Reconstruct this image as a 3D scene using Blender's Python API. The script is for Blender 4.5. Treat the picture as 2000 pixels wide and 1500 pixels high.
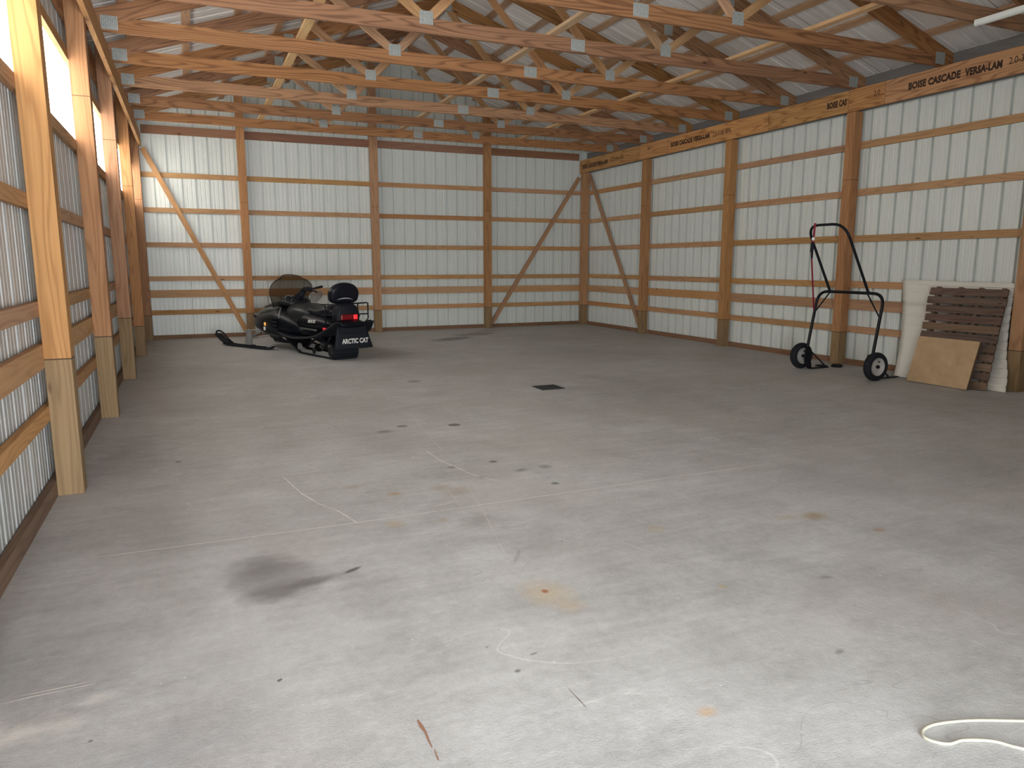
import bpy, bmesh, math, random
from mathutils import Vector, Matrix
random.seed(7)
C = bpy.context.scene.collection
for o in list(bpy.data.objects): bpy.data.objects.remove(o)

# ------------------------------------------------------------------ camera, world, light, exposure
YAW, PITCH, ROLL, FPX, CH = 0.4127, 0.164, 0.0004, 1423.8, 1.389
fw = Vector((math.sin(YAW)*math.cos(PITCH), math.cos(YAW)*math.cos(PITCH), -math.sin(PITCH)))
rt = Vector((math.cos(YAW), -math.sin(YAW), 0)); up = rt.cross(fw)
rt2 = rt*math.cos(ROLL)+up*math.sin(ROLL); up2 = -rt*math.sin(ROLL)+up*math.cos(ROLL)
cam = bpy.data.cameras.new('camera'); cam.sensor_width = 36; cam.lens = FPX/2000*36
cam.clip_start = .05; cam.clip_end = 300
co = bpy.data.objects.new('camera', cam); C.objects.link(co)
M = Matrix((rt2, up2, -fw)).transposed().to_4x4(); M.translation = (0, 0, CH); co.matrix_world = M
bpy.context.scene.camera = co
w = bpy.data.worlds.new('sky'); bpy.context.scene.world = w; w.use_nodes = True
w.node_tree.nodes['Background'].inputs[0].default_value = (.86, .93, 1, 1)
w.node_tree.nodes['Background'].inputs[1].default_value = 0.75
def area(name, loc, rot, sx, sy, power, col):
    l = bpy.data.lights.new(name, 'AREA'); l.shape = 'RECTANGLE'; l.size = sx; l.size_y = sy
    l.energy = power; l.color = col
    o = bpy.data.objects.new(name, l); C.objects.link(o); o.location = loc; o.rotation_euler = rot
    return o
# daylight coming in by the big doorway behind the camera
area('doorway_daylight', (.3, -3.0, 2.1), (math.radians(80), 0, math.radians(-4)), 5.0, 3.8, 235, (.90, .955, 1))
# fill lamp added outside the doorway, aimed up and in to brighten the ceiling
area('ceiling_fill', (.8, -3.2, .08), (math.radians(128), 0, math.radians(-8)), 5.5, 3.6, 1350, (.97, .98, 1))
WIN_EMIT = 4.3
vs = bpy.context.scene.view_settings
vs.view_transform = 'Standard'; vs.look = 'None'; vs.gamma = 1; vs.use_curve_mapping = False; vs.exposure = 0.55

# ------------------------------------------------------------------ dimensions
XL, XR, YB, S = -.814, 8.345, 14.735, 2.4384
YF = -.5                                  # front wall
XM = (XL+XR)/2
PW = .14
def roof(x): return 3.81 + (min(x-XL, XR-x))/3      # top of the top chords

# ------------------------------------------------------------------ helpers
def tag(o, label=None, cat=None, group=None, kind=None):
    if label: o['label'] = label
    if cat: o['category'] = cat
    if group: o['group'] = group
    if kind: o['kind'] = kind
    return o
def empty(name, loc=(0, 0, 0), label=None, cat=None, group=None):
    o = bpy.data.objects.new(name, None); C.objects.link(o); o.location = loc; o.empty_display_size = .1
    return tag(o, label, cat, group)
def link(name, me, mat, parent=None, smooth=False):
    o = bpy.data.objects.new(name, me); C.objects.link(o)
    if mat: me.materials.append(mat)
    if smooth:
        for p in me.polygons: p.use_smooth = True
    if parent: o.parent = parent
    return o
class MB:
    """collects shapes into one mesh with a metre-scaled UV map (u along the grain)"""
    def __init__(s): s.v = []; s.f = []; s.uv = []
    def face(s, idx, uvs=None):
        s.f.append(idx); s.uv.append(uvs or [(s.v[i][0]+s.v[i][1], s.v[i][2]) for i in idx])
    def prism(s, loop, ext, udir):
        udir = Vector(udir).normalized(); ext = Vector(ext); n = ext.normalized(); wd = n.cross(udir)
        b = len(s.v); k = len(loop)
        for p in loop: s.v.append(Vector(p))
        for p in loop: s.v.append(Vector(p)+ext)
        def q(i, extra=0): p = s.v[i]; return (p.dot(udir), p.dot(wd)+.73*p.dot(n)+extra)
        a = [b+i for i in range(k)]; c = [b+k+i for i in range(k)][::-1]
        s.face(a[::-1], [q(i) for i in a[::-1]]); s.face(c[::-1], [q(i, .4) for i in c[::-1]])
        for i in range(k):
            j = (i+1) % k; f = [b+i, b+j, b+k+j, b+k+i]; s.face(f, [q(x, .2) for x in f])
    def beam(s, a, b, wdir, w_, t):
        a = Vector(a); b = Vector(b); d = (b-a).normalized(); wd = Vector(wdir); wd = (wd-d*wd.dot(d)).normalized(); n = d.cross(wd)
        lp = [a-wd*w_/2-n*t/2, b-wd*w_/2-n*t/2, b+wd*w_/2-n*t/2, a+wd*w_/2-n*t/2]
        s.prism(lp, n*t, d)
    def box(s, x0, x1, y0, y1, z0, z1, udir=None):
        dx, dy, dz = x1-x0, y1-y0, z1-z0
        if dz >= dx and dz >= dy: s.prism([(x0, y0, z0), (x1, y0, z0), (x1, y0, z1), (x0, y0, z1)], (0, dy, 0), udir or (0, 0, 1))
        elif dx >= dy: s.prism([(x0, y0, z0), (x1, y0, z0), (x1, y0, z1), (x0, y0, z1)], (0, dy, 0), udir or (1, 0, 0))
        else: s.prism([(x0, y0, z0), (x0, y1, z0), (x0, y1, z1), (x0, y0, z1)], (dx, 0, 0), udir or (0, 1, 0))
    def quad(s, a, b, c, d, uvs=None):
        i = len(s.v); s.v += [Vector(a), Vector(b), Vector(c), Vector(d)]; s.face([i, i+1, i+2, i+3], uvs)
    def tube(s, pts, r, n=10, closed=False, caps=True):
        pts = [Vector(p) for p in pts]; m = len(pts); rs = r if isinstance(r, (list, tuple)) else [r]*m
        t0 = (pts[1]-pts[0]).normalized(); u = t0.orthogonal().normalized(); b0 = len(s.v)
        for i in range(m):
            t = ((pts[(i+1) % m]-pts[i-1]) if (closed or 0 < i < m-1) else (pts[1]-pts[0] if i == 0 else pts[-1]-pts[-2])).normalized()
            u = (u-t*u.dot(t)).normalized(); v = t.cross(u)
            for k in range(n):
                an = 2*math.pi*k/n; s.v.append(pts[i]+(u*math.cos(an)+v*math.sin(an))*rs[i])
        for i in range(m if closed else m-1):
            j = (i+1) % m
            for k in range(n):
                l = (k+1) % n; s.face([b0+i*n+k, b0+i*n+l, b0+j*n+l, b0+j*n+k])
        if caps and not closed:
            s.face([b0+k for k in range(n)][::-1]); s.face([b0+(m-1)*n+k for k in range(n)])
    def revolve(s, prof, center, axis, n=32):
        """prof: list of (radius, along-axis)"""
        ax = Vector(axis).normalized(); u = ax.orthogonal().normalized(); v = ax.cross(u); c = Vector(center); b0 = len(s.v); m = len(prof)
        for k in range(n):
            an = 2*math.pi*k/n; d = u*math.cos(an)+v*math.sin(an)
            for (r, h) in prof: s.v.append(c+d*r+ax*h)
        for k in range(n):
            l = (k+1) % n
            for i in range(m-1): s.face([b0+k*m+i, b0+l*m+i, b0+l*m+i+1, b0+k*m+i+1])
    def loft(s, secs, n=24):
        """secs: (s, half width, z bottom, z top, exponent, l centre)"""
        b0 = len(s.v)
        for (sx, hw, zb, zt, e, lc) in secs:
            for k in range(n):
                a = 2*math.pi*k/n; ca, sa = math.cos(a), math.sin(a)
                s.v.append(Vector((sx, lc+hw*math.copysign(abs(ca)**(2/e), ca), (zb+zt)/2+(zt-zb)/2*math.copysign(abs(sa)**(2/e), sa))))
        m = len(secs)
        for i in range(m-1):
            for k in range(n):
                l = (k+1) % n; s.face([b0+i*n+k, b0+i*n+l, b0+(i+1)*n+l, b0+(i+1)*n+k])
        s.face([b0+k for k in range(n)][::-1]); s.face([b0+(m-1)*n+k for k in range(n)])
    def build(s, name, mat, parent=None, smooth=False, recalc=True, bevel=0, angle=None):
        me = bpy.data.meshes.new(name); me.from_pydata([tuple(v) for v in s.v], [], s.f)
        ul = me.uv_layers.new(name='UVMap'); i = 0
        for fi, f in enumerate(s.f):
            for k in range(len(f)): ul.data[i].uv = s.uv[fi][k]; i += 1
        if recalc:
            bm = bmesh.new(); bm.from_mesh(me); bmesh.ops.recalc_face_normals(bm, faces=bm.faces); bm.to_mesh(me); bm.free()
        o = link(name, me, mat, parent, smooth)
        if bevel:
            b = o.modifiers.new('bevel', 'BEVEL'); b.width = bevel; b.segments = 2; b.limit_method = 'ANGLE'
        if smooth and angle:
            me.set_sharp_from_angle(angle=math.radians(angle))
        return o

# ------------------------------------------------------------------ materials
class NT:
    def __init__(s, name):
        s.m = bpy.data.materials.new(name); s.m.use_nodes = True; s.t = s.m.node_tree; s.n = s.t.nodes; s.l = s.t.links
        s.p = s.n['Principled BSDF']
    def add(s, typ, **kw):
        nd = s.n.new(typ)
        for k, v in kw.items(): setattr(nd, k, v)
        return nd
    def set(s, nd, inp, v):
        if hasattr(v, 'is_output') or isinstance(v, bpy.types.NodeSocket): s.l.new(v, nd.inputs[inp])
        else: nd.inputs[inp].default_value = v
    def math(s, op, a, b=0., c=0., clamp=False):
        nd = s.add('ShaderNodeMath', operation=op, use_clamp=clamp); s.set(nd, 0, a); s.set(nd, 1, b); s.set(nd, 2, c); return nd.outputs[0]
    def vmath(s, op, a, b=(0, 0, 0)):
        nd = s.add('ShaderNodeVectorMath', operation=op); s.set(nd, 0, a); s.set(nd, 1, b); return nd
    def noise(s, vec, scale, detail=3, rough=.5, dist=0):
        nd = s.add('ShaderNodeTexNoise'); s.set(nd, 'Vector', vec); s.set(nd, 'Scale', scale); s.set(nd, 'Detail', detail); s.set(nd, 'Roughness', rough); s.set(nd, 'Distortion', dist); return nd.outputs['Fac']
    def mapr(s, v, a, b, c=0., d=1.):
        nd = s.add('ShaderNodeMapRange'); s.set(nd, 0, v); s.set(nd, 1, a); s.set(nd, 2, b); s.set(nd, 3, c); s.set(nd, 4, d); return nd.outputs[0]
    def mix(s, fac, a, b):
        nd = s.add('ShaderNodeMix', data_type='RGBA'); s.set(nd, 0, fac); s.set(nd, 6, a); s.set(nd, 7, b); return nd.outputs[2]
    def mapping(s, vec, loc=(0, 0, 0), rot=(0, 0, 0), scale=(1, 1, 1)):
        nd = s.add('ShaderNodeMapping'); s.set(nd, 0, vec); s.set(nd, 1, loc); s.set(nd, 2, rot); s.set(nd, 3, scale); return nd.outputs[0]
    def bump(s, h, strength, dist=.002):
        nd = s.add('ShaderNodeBump'); s.set(nd, 'Height', h); s.set(nd, 'Strength', strength); s.set(nd, 'Distance', dist); s.l.new(nd.outputs[0], s.p.inputs['Normal'])
    def P(s, **kw):
        for k, v in kw.items(): s.set(s.p, k.replace('_', ' '), v)
        return s
def rgb(r, g, b): return (r, g, b, 1)
def plain(name, col, rough=.5, metal=0., coat=0., emit=None, es=0):
    t = NT(name); t.P(Base_Color=rgb(*col), Roughness=rough, Metallic=metal)
    t.set(t.p, 'Coat Weight', coat)
    if max(col) < .03: t.set(t.p, 'Specular IOR Level', .2)
    if emit: t.set(t.p, 'Emission Color', rgb(*emit)); t.set(t.p, 'Emission Strength', es)
    return t.m
def wood(name, dark, light, grain=1.0, knots=.5, rough=.72, treated=None):
    t = NT(name)
    uv = t.add('ShaderNodeTexCoord').outputs['UV']; rnd = t.add('ShaderNodeObjectInfo').outputs['Random']
    off = t.add('ShaderNodeCombineXYZ'); t.set(off, 0, t.math('MULTIPLY', rnd, 37.)); t.set(off, 1, t.math('MULTIPLY', rnd, 11.))
    v = t.vmath('ADD', uv, off.outputs[0]).outputs[0]
    fine = t.noise(t.mapping(v, scale=(2.2, 90, 1)), 1., 4, .6)
    med = t.noise(t.mapping(v, scale=(.9, 13, 1)), 1., 3, .55, .6)
    sv = t.add('ShaderNodeSeparateXYZ'); t.set(sv, 0, v)
    fig = t.noise(t.mapping(v, scale=(.6, 6.5, 1)), 1., 1.5, .45)      # contour lines of a slow field give cathedral figure
    ph = t.math('ADD', t.math('MULTIPLY', fig, 70.), t.math('MULTIPLY', sv.outputs[1], 110.))
    rings = t.math('POWER', t.mapr(t.math('SINE', ph), -1, 1), 3.)
    f = t.math('ADD', t.math('MULTIPLY', rings, .26*grain), t.math('ADD', t.math('MULTIPLY', fine, .38), t.math('MULTIPLY', med, .45)))
    f = t.mapr(f, .25, .95)
    col = t.mix(f, rgb(*light), rgb(*dark))
    # per board tint
    hsv = t.add('ShaderNodeHueSaturation'); t.set(hsv, 'Color', col); t.set(hsv, 'Value', t.mapr(rnd, 0, 1, .82, 1.10)); t.set(hsv, 'Saturation', t.mapr(t.math('FRACT', t.math('MULTIPLY', rnd, 7.3)), 0, 1, .88, 1.08)); t.set(hsv, 'Hue', t.mapr(t.math('FRACT', t.math('MULTIPLY', rnd, 3.7)), 0, 1, .494, .506))
    col = hsv.outputs[0]
    vo = t.add('ShaderNodeTexVoronoi', feature='F1'); t.set(vo, 'Vector', t.mapping(v, scale=(2.6, 9.0, 1))); t.set(vo, 'Scale', 1.0); t.set(vo, 'Randomness', .95)
    kd = t.mapr(vo.outputs['Distance'], .055, .13, 1., 0.)
    sel = t.add('ShaderNodeSeparateColor'); t.set(sel, 0, vo.outputs['Color'])
    kd = t.math('MULTIPLY', kd, t.math('LESS_THAN', sel.outputs[0], knots))
    col = t.mix(t.math('MULTIPLY', kd, .85), col, rgb(dark[0]*.25, dark[1]*.2, dark[2]*.2))
    if treated is not None:      # greener preservative-treated foot of a laminated post, up to that height
        z = t.add('ShaderNodeSeparateXYZ'); t.set(z, 0, t.add('ShaderNodeNewGeometry').outputs['Position'])
        m = t.math('LESS_THAN', z.outputs[2], treated)
        tr = t.mix(f, rgb(.31, .21, .11), rgb(.16, .10, .05))
        tr = t.mix(t.math('MULTIPLY', kd, .7), tr, rgb(.07, .035, .02))
        col = t.mix(m, col, tr)
        ln = t.math('LESS_THAN', t.math('ABSOLUTE', t.math('SUBTRACT', z.outputs[2], treated)), .004)
        col = t.mix(ln, col, rgb(.07, .04, .025))
        ln = t.math('LESS_THAN', t.math('ABSOLUTE', t.math('SUBTRACT', z.outputs[2], treated+2.05)), .003)
        col = t.mix(ln, col, rgb(.1, .05, .03))
    t.P(Base_Color=col, Roughness=rough); t.set(t.p, 'Specular IOR Level', .25)
    t.bump(f, .25, .0015)
    return t.m
M_post = {z: wood('pine_post_%d' % (z*100), (.225, .10, .042), (.49, .26, .12), 1.0, .12, treated=z) for z in (.83, .74, .45)}
M_girt = wood('pine_girt', (.26, .13, .06), (.57, .33, .16), .8, .5)
M_wide = wood('pine_wide_board', (.28, .148, .07), (.56, .33, .165), .6, .08)
M_truss = wood('truss_pine', (.12, .054, .026), (.43, .22, .10), 1.25, .12)
M_web = wood('web_pine', (.24, .12, .06), (.54, .325, .165), .8, .12)
M_brace = wood('brace_pine', (.36, .20, .10), (.72, .50, .29), .7, .15)
M_eaveshade = wood('eave_shade_board', (.13, .125, .12), (.24, .23, .225), .5, .0)
M_purlin = wood('purlin_pine', (.28, .155, .09), (.55, .36, .225), .7, .25)
M_lvl = wood('laminated_veneer', (.28, .115, .032), (.64, .345, .125), 1.5, .06)
M_skirt = wood('treated_skirt', (.11, .062, .04), (.27, .165, .10), .8, .2)
M_hdr = wood('gable_header_pine', (.14, .062, .038), (.33, .165, .095), .8, .4)
M_galv = None
t = NT('galvanised_plate'); g = t.add('ShaderNodeTexCoord').outputs['Object']
wv = t.add('ShaderNodeTexWave', wave_type='BANDS', bands_direction='X'); t.set(wv, 'Vector', g); t.set(wv, 'Scale', 20.); t.set(wv, 'Distortion', 1.2); t.set(wv, 'Detail', 1.)
n_ = t.noise(g, 60, 2)
t.P(Base_Color=t.mix(t.math('MULTIPLY', wv.outputs['Fac'], n_), rgb(.20, .22, .21), rgb(.72, .76, .74)), Roughness=.5, Metallic=.1); M_galv = t.m
def metal_sheet(name, col, rough, streak=None, dirt=.12):
    t = NT(name); p = t.add('ShaderNodeNewGeometry').outputs['Position']
    n1 = t.noise(t.mapping(p, scale=(1, 1, .35)), 1.3, 3); n2 = t.noise(p, 14, 3)
    f = t.mapr(t.math('ADD', t.math('MULTIPLY', n1, .7), t.math('MULTIPLY', n2, .3)), .3, .7)
    c = t.mix(f, rgb(*[x*(1-dirt) for x in col]), rgb(*col))
    t.P(Base_Color=c, Roughness=rough); return t
M_wall = metal_sheet('white_metal_wall', (.685, .73, .70), .38, dirt=.05).m
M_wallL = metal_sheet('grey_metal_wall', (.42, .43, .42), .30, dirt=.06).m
t = metal_sheet('roof_underside', (.66, .655, .64), .6); p = t.add('ShaderNodeNewGeometry').outputs['Position']
st = t.noise(t.mapping(p, scale=(.5, 7, .5)), 1.6, 4, .65)
st2 = t.noise(p, .9, 3)
c = t.mix(t.mapr(t.math('ADD', t.math('MULTIPLY', st, .6), t.math('MULTIPLY', st2, .4)), .36, .62), rgb(.60, .59, .58), rgb(.82, .815, .80))
sy = t.add('ShaderNodeSeparateXYZ'); t.set(sy, 0, p)
seam = t.math('LESS_THAN', t.math('FRACT', t.math('DIVIDE', t.math('ADD', sy.outputs[1], 20.2), .9144)), .011)
c = t.mix(seam, c, rgb(.16, .15, .15)); t.P(Base_Color=c); M_roof = t.m
t = NT('translucent_panel'); t.P(Base_Color=rgb(.8, .8, .76), Roughness=.4)
p = t.add('ShaderNodeNewGeometry').outputs['Position']
t.set(t.p, 'Emission Color', rgb(1, .955, .88)); t.set(t.p, 'Emission Strength', WIN_EMIT); M_window = t.m

# concrete floor with its stains
t = NT('concrete'); p = t.add('ShaderNodeNewGeometry').outputs['Position']
a = t.noise(p, .55, 4, .55); b = t.noise(p, 2.6, 5, .6, .6); d = t.noise(p, 22, 5, .7); e = t.noise(p, 130, 3, .7)
st = t.noise(t.mapping(p, rot=(0, 0, .5), scale=(.9, 6, 1)), 2.2, 4, .65)
f = t.math('ADD', t.math('MULTIPLY', a, .28), t.math('MULTIPLY', b, .26)); f = t.math('ADD', f, t.math('MULTIPLY', d, .20)); f = t.math('ADD', f, t.math('MULTIPLY', e, .13)); f = t.math('ADD', f, t.math('MULTIPLY', st, .17))
f = t.mapr(f, .43, .63)
c = t.mix(f, rgb(.365, .368, .364), rgb(.58, .595, .595))
pinkish = t.mapr(t.noise(p, .8, 2), .52, .68); c = t.mix(t.math('MULTIPLY', pinkish, .35), c, rgb(.47, .44, .42))
dp = t.vmath('ADD', p, t.vmath('SCALE', t.add('ShaderNodeTexNoise').outputs['Color']).outputs[0])
nz = t.add('ShaderNodeTexNoise'); t.set(nz, 'Vector', p); t.set(nz, 'Scale', 9.); t.set(nz, 'Detail', 4.)
nn = t.vmath('SUBTRACT', nz.outputs['Color'], (.5, .5, .5)).outputs[0]
def stain(c, x, y, rx, ry, rot, col, k, soft=.5, wob=.25):
    sc = t.add('ShaderNodeVectorMath', operation='SCALE'); t.set(sc, 0, nn); sc.inputs['Scale'].default_value = wob*max(rx, ry)*3
    q = t.vmath('ADD', t.vmath('SUBTRACT', p, (x, y, 0)).outputs[0], sc.outputs[0]).outputs[0]
    q = t.mapping(q, rot=(0, 0, -rot)); q = t.vmath('MULTIPLY', q, (1/rx, 1/ry, 0)).outputs[0]
    L = t.vmath('LENGTH', q).outputs['Value']
    return t.mix(t.math('MULTIPLY', t.mapr(L, 1-soft, 1+soft*.4, 1., 0.), k), c, rgb(*col))
DK = (.07, .06, .05)
h1 = t.noise(p, 1.5, 2, .5, 1.4); hl = t.mapr(t.math('ABSOLUTE', t.math('SUBTRACT', h1, .5)), .0, .0035, 1., 0.); hm = t.mapr(t.noise(p, 1.1, 2), .52, .60)
c = t.mix(t.math('MULTIPLY', t.math('MULTIPLY', hl, hm), .35), c, rgb(.16, .155, .15))
h2 = t.noise(t.mapping(p, loc=(7, 3, 0), rot=(0, 0, .6), scale=(.5, 1.7, 1)), 1.4, 1, .5, .8); hl = t.mapr(t.math('ABSOLUTE', t.math('SUBTRACT', h2, .52)), .0, .0025, 1., 0.); hm = t.mapr(t.noise(t.mapping(p, loc=(3, 9, 0)), 1.3, 2), .54, .60)
c = t.mix(t.math('MULTIPLY', t.math('MULTIPLY', hl, hm), .5), c, rgb(.74, .73, .71))
vo = t.add('ShaderNodeTexVoronoi', feature='F1'); t.set(vo, 'Vector', p); t.set(vo, 'Scale', 5.5)     # grit and pits
sc_ = t.add('ShaderNodeSeparateColor'); t.set(sc_, 0, vo.outputs['Color'])
dot = t.mapr(vo.outputs['Distance'], .022, .05, 1., 0.)
c = t.mix(t.math('MULTIPLY', dot, t.math('MULTIPLY', t.math('LESS_THAN', sc_.outputs[0], .10), .7)), c, rgb(.10, .09, .08))
vo = t.add('ShaderNodeTexVoronoi', feature='F1'); t.set(vo, 'Vector', p); t.set(vo, 'Scale', 17.)
sc_ = t.add('ShaderNodeSeparateColor'); t.set(sc_, 0, vo.outputs['Color'])
dot = t.mapr(vo.outputs['Distance'], .03, .09, 1., 0.)
c = t.mix(t.math('MULTIPLY', dot, t.math('MULTIPLY', t.math('LESS_THAN', sc_.outputs[1], .10), .8)), c, rgb(.80, .79, .76))
for a_ in [(.27, 3.24, .22, .26, .1, (.17, .165, .16), .42, .35), (.22, 3.36, .16, .19, 0, (.15, .145, .14), .5, .7), (.28, 3.10, .17, .09, .2, (.13, .12, .12), .55, .6), (.45, 3.15, .16, .045, .15, (.13, .12, .12), .5, .7), (.60, 3.19, .05, .016, .5, (.05, .05, .05), .75, .4, .1),
           (2.03, 5.89, .058, .055, 0, DK, .75, .2, .04), (1.41, 5.88, .075, .06, 0, DK, .5, .6), (1.60, 6.02, .055, .045, 0, DK, .6, .4, .1), (2.37, 8.33, .09, .085, 0, DK, .45, .3, .08),
           (1.89, 4.65, .032, .03, 0, DK, .7, .3, .05), (2.17, 4.38, .045, .05, 0, (.09, .12, .09), .6, .8), (1.98, 4.37, .05, .035, .4, (.09, .12, .09), .6, .8), (2.06, 4.01, .03, .03, 0, (.05, .07, .05), .7, .5), (1.57, 4.63, .03, .03, 0, DK, .5, .4), (1.68, 4.33, .02, .02, 0, DK, .5, .4),
           (-.16, 5.54, .022, .014, 0, (.03, .02, .02), .8, .2, .05), (1.36, 3.56, .10, .10, 0, (.2, .19, .16), .35, .7, .5), (1.44, 4.12, .11, .09, 0, (.30, .22, .13), .4, .8), (1.36, 4.22, .06, .05, 0, (.30, .22, .13), .4, .8),
           (1.31, 2.62, .10, .12, 0, (.55, .42, .22), .5, 1.), (1.31, 2.64, .016, .02, 0, (.35, .12, .04), .85, .5, .1), (1.35, 2.47, .06, .06, 0, (.50, .36, .20), .45, 1.),
           (3.11, 2.89, .07, .06, 0, (.34, .23, .08), .7, .9), (2.97, 2.93, .10, .03, -.2, (.42, .36, .2), .4, 1.), (3.25, 2.59, .035, .03, .5, (.36, .19, .08), .6, .8), (1.40, 1.67, .035, .025, 0, (.60, .36, .13), .6, .9),
           (1.06, 4.21, .045, .04, 0, (.40, .24, .07), .65, .8), (2.04, 2.37, .02, .02, 0, (.42, .3, .1), .6, .8), (.93, 3.70, .05, .05, 0, (.45, .33, .17), .5, .8), (2.18, 3.08, .05, .05, 0, (.45, .34, .18), .45, .8), (.85, 4.45, .06, .05, 0, (.30, .22, .15), .4, .8), (1.18, 3.65, .03, .03, 0, (.45, .33, .17), .5, .8),
           (2.07, 1.77, .03, .013, .4, (.2, .2, .19), .6, .5), (2.53, 2.26, .035, .02, 0, (.16, .16, .14), .6, .8, .5), (.19, 2.39, .011, .007, .8, DK, .8, .2), (1.05, 2.2, .02, .008, .2, DK, .5, .4), (.95, 2.12, .013, .01, .2, DK, .6, .4),
           (4.42, 12.85, .55, .22, .5, (.10, .095, .085), .62, .35, .35), (5.1, 13.55, .55, .28, .4, (.12, .11, .10), .55, .4, .35), (5.65, 14.15, .35, .2, .3, (.12, .11, .1), .4, .5, .3),
           (-.56, 2.40, .16, .07, .1, (.80, .77, .72), .6, .9, .5), (-.36, 2.52, .07, .03, .2, (.80, .78, .74), .5, .9, .5), (-.15, 2.13, .35, .12, .5, (.34, .36, .39), .45, .8, .4), (-.48, 6.04, .25, .9, 0, (.24, .24, .235), .4, .8), (-.25, 4.1, .22, .5, 0, (.26, .26, .26), .35, .9), (3.9, 3.2, .9, .5, 0, (.3, .3, .3), .3, 1.), (2.5, 4.9, .5, .6, 0, (.42, .37, .34), .35, 1.)]:
    c = stain(c, *a_)
t.P(Base_Color=c, Roughness=t.mapr(b, .3, .7, .5, .72)); t.set(t.p, 'Specular IOR Level', .35)
t.bump(t.math('ADD', t.math('MULTIPLY', d, .6), t.math('MULTIPLY', e, .4)), .55, .006); M_floor = t.m

M_scratch = plain('chalky_scratch', (.72, .70, .66), .8)
M_scratch2 = plain('faint_scratch', (.56, .545, .52), .8)
M_black = plain('black_gloss_plastic', (.003, .0045, .008), .38)
M_blackm = plain('black_matt', (.012, .013, .018), .6)
M_rubber = plain('black_rubber', (.014, .016, .021), .7)
M_grayp = plain('dark_grey_panel', (.018, .021, .022), .36)
M_greyg = plain('green_grey_trim', (.075, .082, .072), .35)
M_vinyl = plain('black_vinyl_seat', (.008, .009, .014), .38)
M_alu = plain('aluminium', (.30, .30, .29), .45, .3)
M_red = plain('red_tail_lens', (.12, .003, .006), .3, emit=(.8, .01, .02), es=.03)
M_redhot = plain('lit_red_tail_lens', (.85, .02, .03), .3, emit=(1, .03, .04), es=.45)
M_redm = plain('small_red_reflector', (.80, .04, .07), .3, emit=(1, .05, .08), es=.12)
M_amber = plain('amber_reflector', (.95, .48, .10), .25, emit=(1, .5, .12), es=.3)
M_white = plain('white_lettering', (.72, .72, .70), .5)
M_tube = plain('black_powder_coat', (.006, .008, .012), .42)
M_rim = plain('light_grey_rim', (.50, .49, .47), .45, .2)
M_strap = plain('dark_red_strap', (.22, .012, .03), .7)
M_whitep = plain('white_label', (.8, .8, .78), .5)
M_ink = plain('black_ink', (.035, .016, .008), .8)
M_ink2 = plain('faint_ink', (.16, .06, .02), .8)
M_rope = None
t = NT('white_cord'); u_ = t.add('ShaderNodeNewGeometry').outputs['Position']
wv = t.add('ShaderNodeTexWave', wave_type='BANDS', bands_direction='X'); t.set(wv, 'Vector', u_); t.set(wv, 'Scale', 90.); t.set(wv, 'Distortion', 2.)
t.P(Base_Color=t.mix(wv.outputs['Fac'], rgb(.42, .40, .31), rgb(.56, .55, .46)), Roughness=.8); M_rope = t.m
t = NT('smoked_screen'); tr = t.add('ShaderNodeBsdfTransparent'); tr.inputs[0].default_value = (.72, .69, .65, 1)
t.P(Base_Color=rgb(.02, .018, .016), Roughness=.08)
mx = t.add('ShaderNodeMixShader'); mx.inputs[0].default_value = .22; t.l.new(tr.outputs[0], mx.inputs[1]); t.l.new(t.p.outputs[0], mx.inputs[2]); t.l.new(mx.outputs[0], t.n['Material Output'].inputs[0]); M_smoke = t.m
t = NT('clear_guard'); tr = t.add('ShaderNodeBsdfTransparent'); tr.inputs[0].default_value = (.72, .7, .66, 1)
t.P(Base_Color=rgb(.5, .5, .48), Roughness=.1)
mx = t.add('ShaderNodeMixShader'); mx.inputs[0].default_value = .25; t.l.new(tr.outputs[0], mx.inputs[1]); t.l.new(t.p.outputs[0], mx.inputs[2]); t.l.new(mx.outputs[0], t.n['Material Output'].inputs[0]); M_clear = t.m
M_sheet = metal_sheet('cream_sheet', (.74, .72, .655), .45, dirt=.06).m
M_pallet = wood('weathered_pallet', (.045, .029, .022), (.185, .125, .097), .9, .3, .85)
M_pallet2 = wood('less_weathered_pallet', (.08, .048, .03), (.27, .175, .12), .9, .3, .85)
t = NT('hardboard'); p = t.add('ShaderNodeTexCoord').outputs['Object']
c = t.mix(t.mapr(t.noise(p, 5, 5, .65), .3, .7), rgb(.40, .27, .145), rgb(.54, .375, .22)); c = t.mix(t.math('MULTIPLY', t.mapr(t.noise(t.mapping(p, scale=(1, 1, 9)), 6, 3), .55, .75), .2), c, rgb(.30, .19, .1)); t.P(Base_Color=c, Roughness=.6); M_ply = t.m
M_plyedge = plain('hardboard_edge', (.12, .08, .055), .8)
M_fixture = plain('white_enamel', (.72, .76, .73), .4)
M_drain = plain('dark_grate', (.028, .034, .036), .55)

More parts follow.
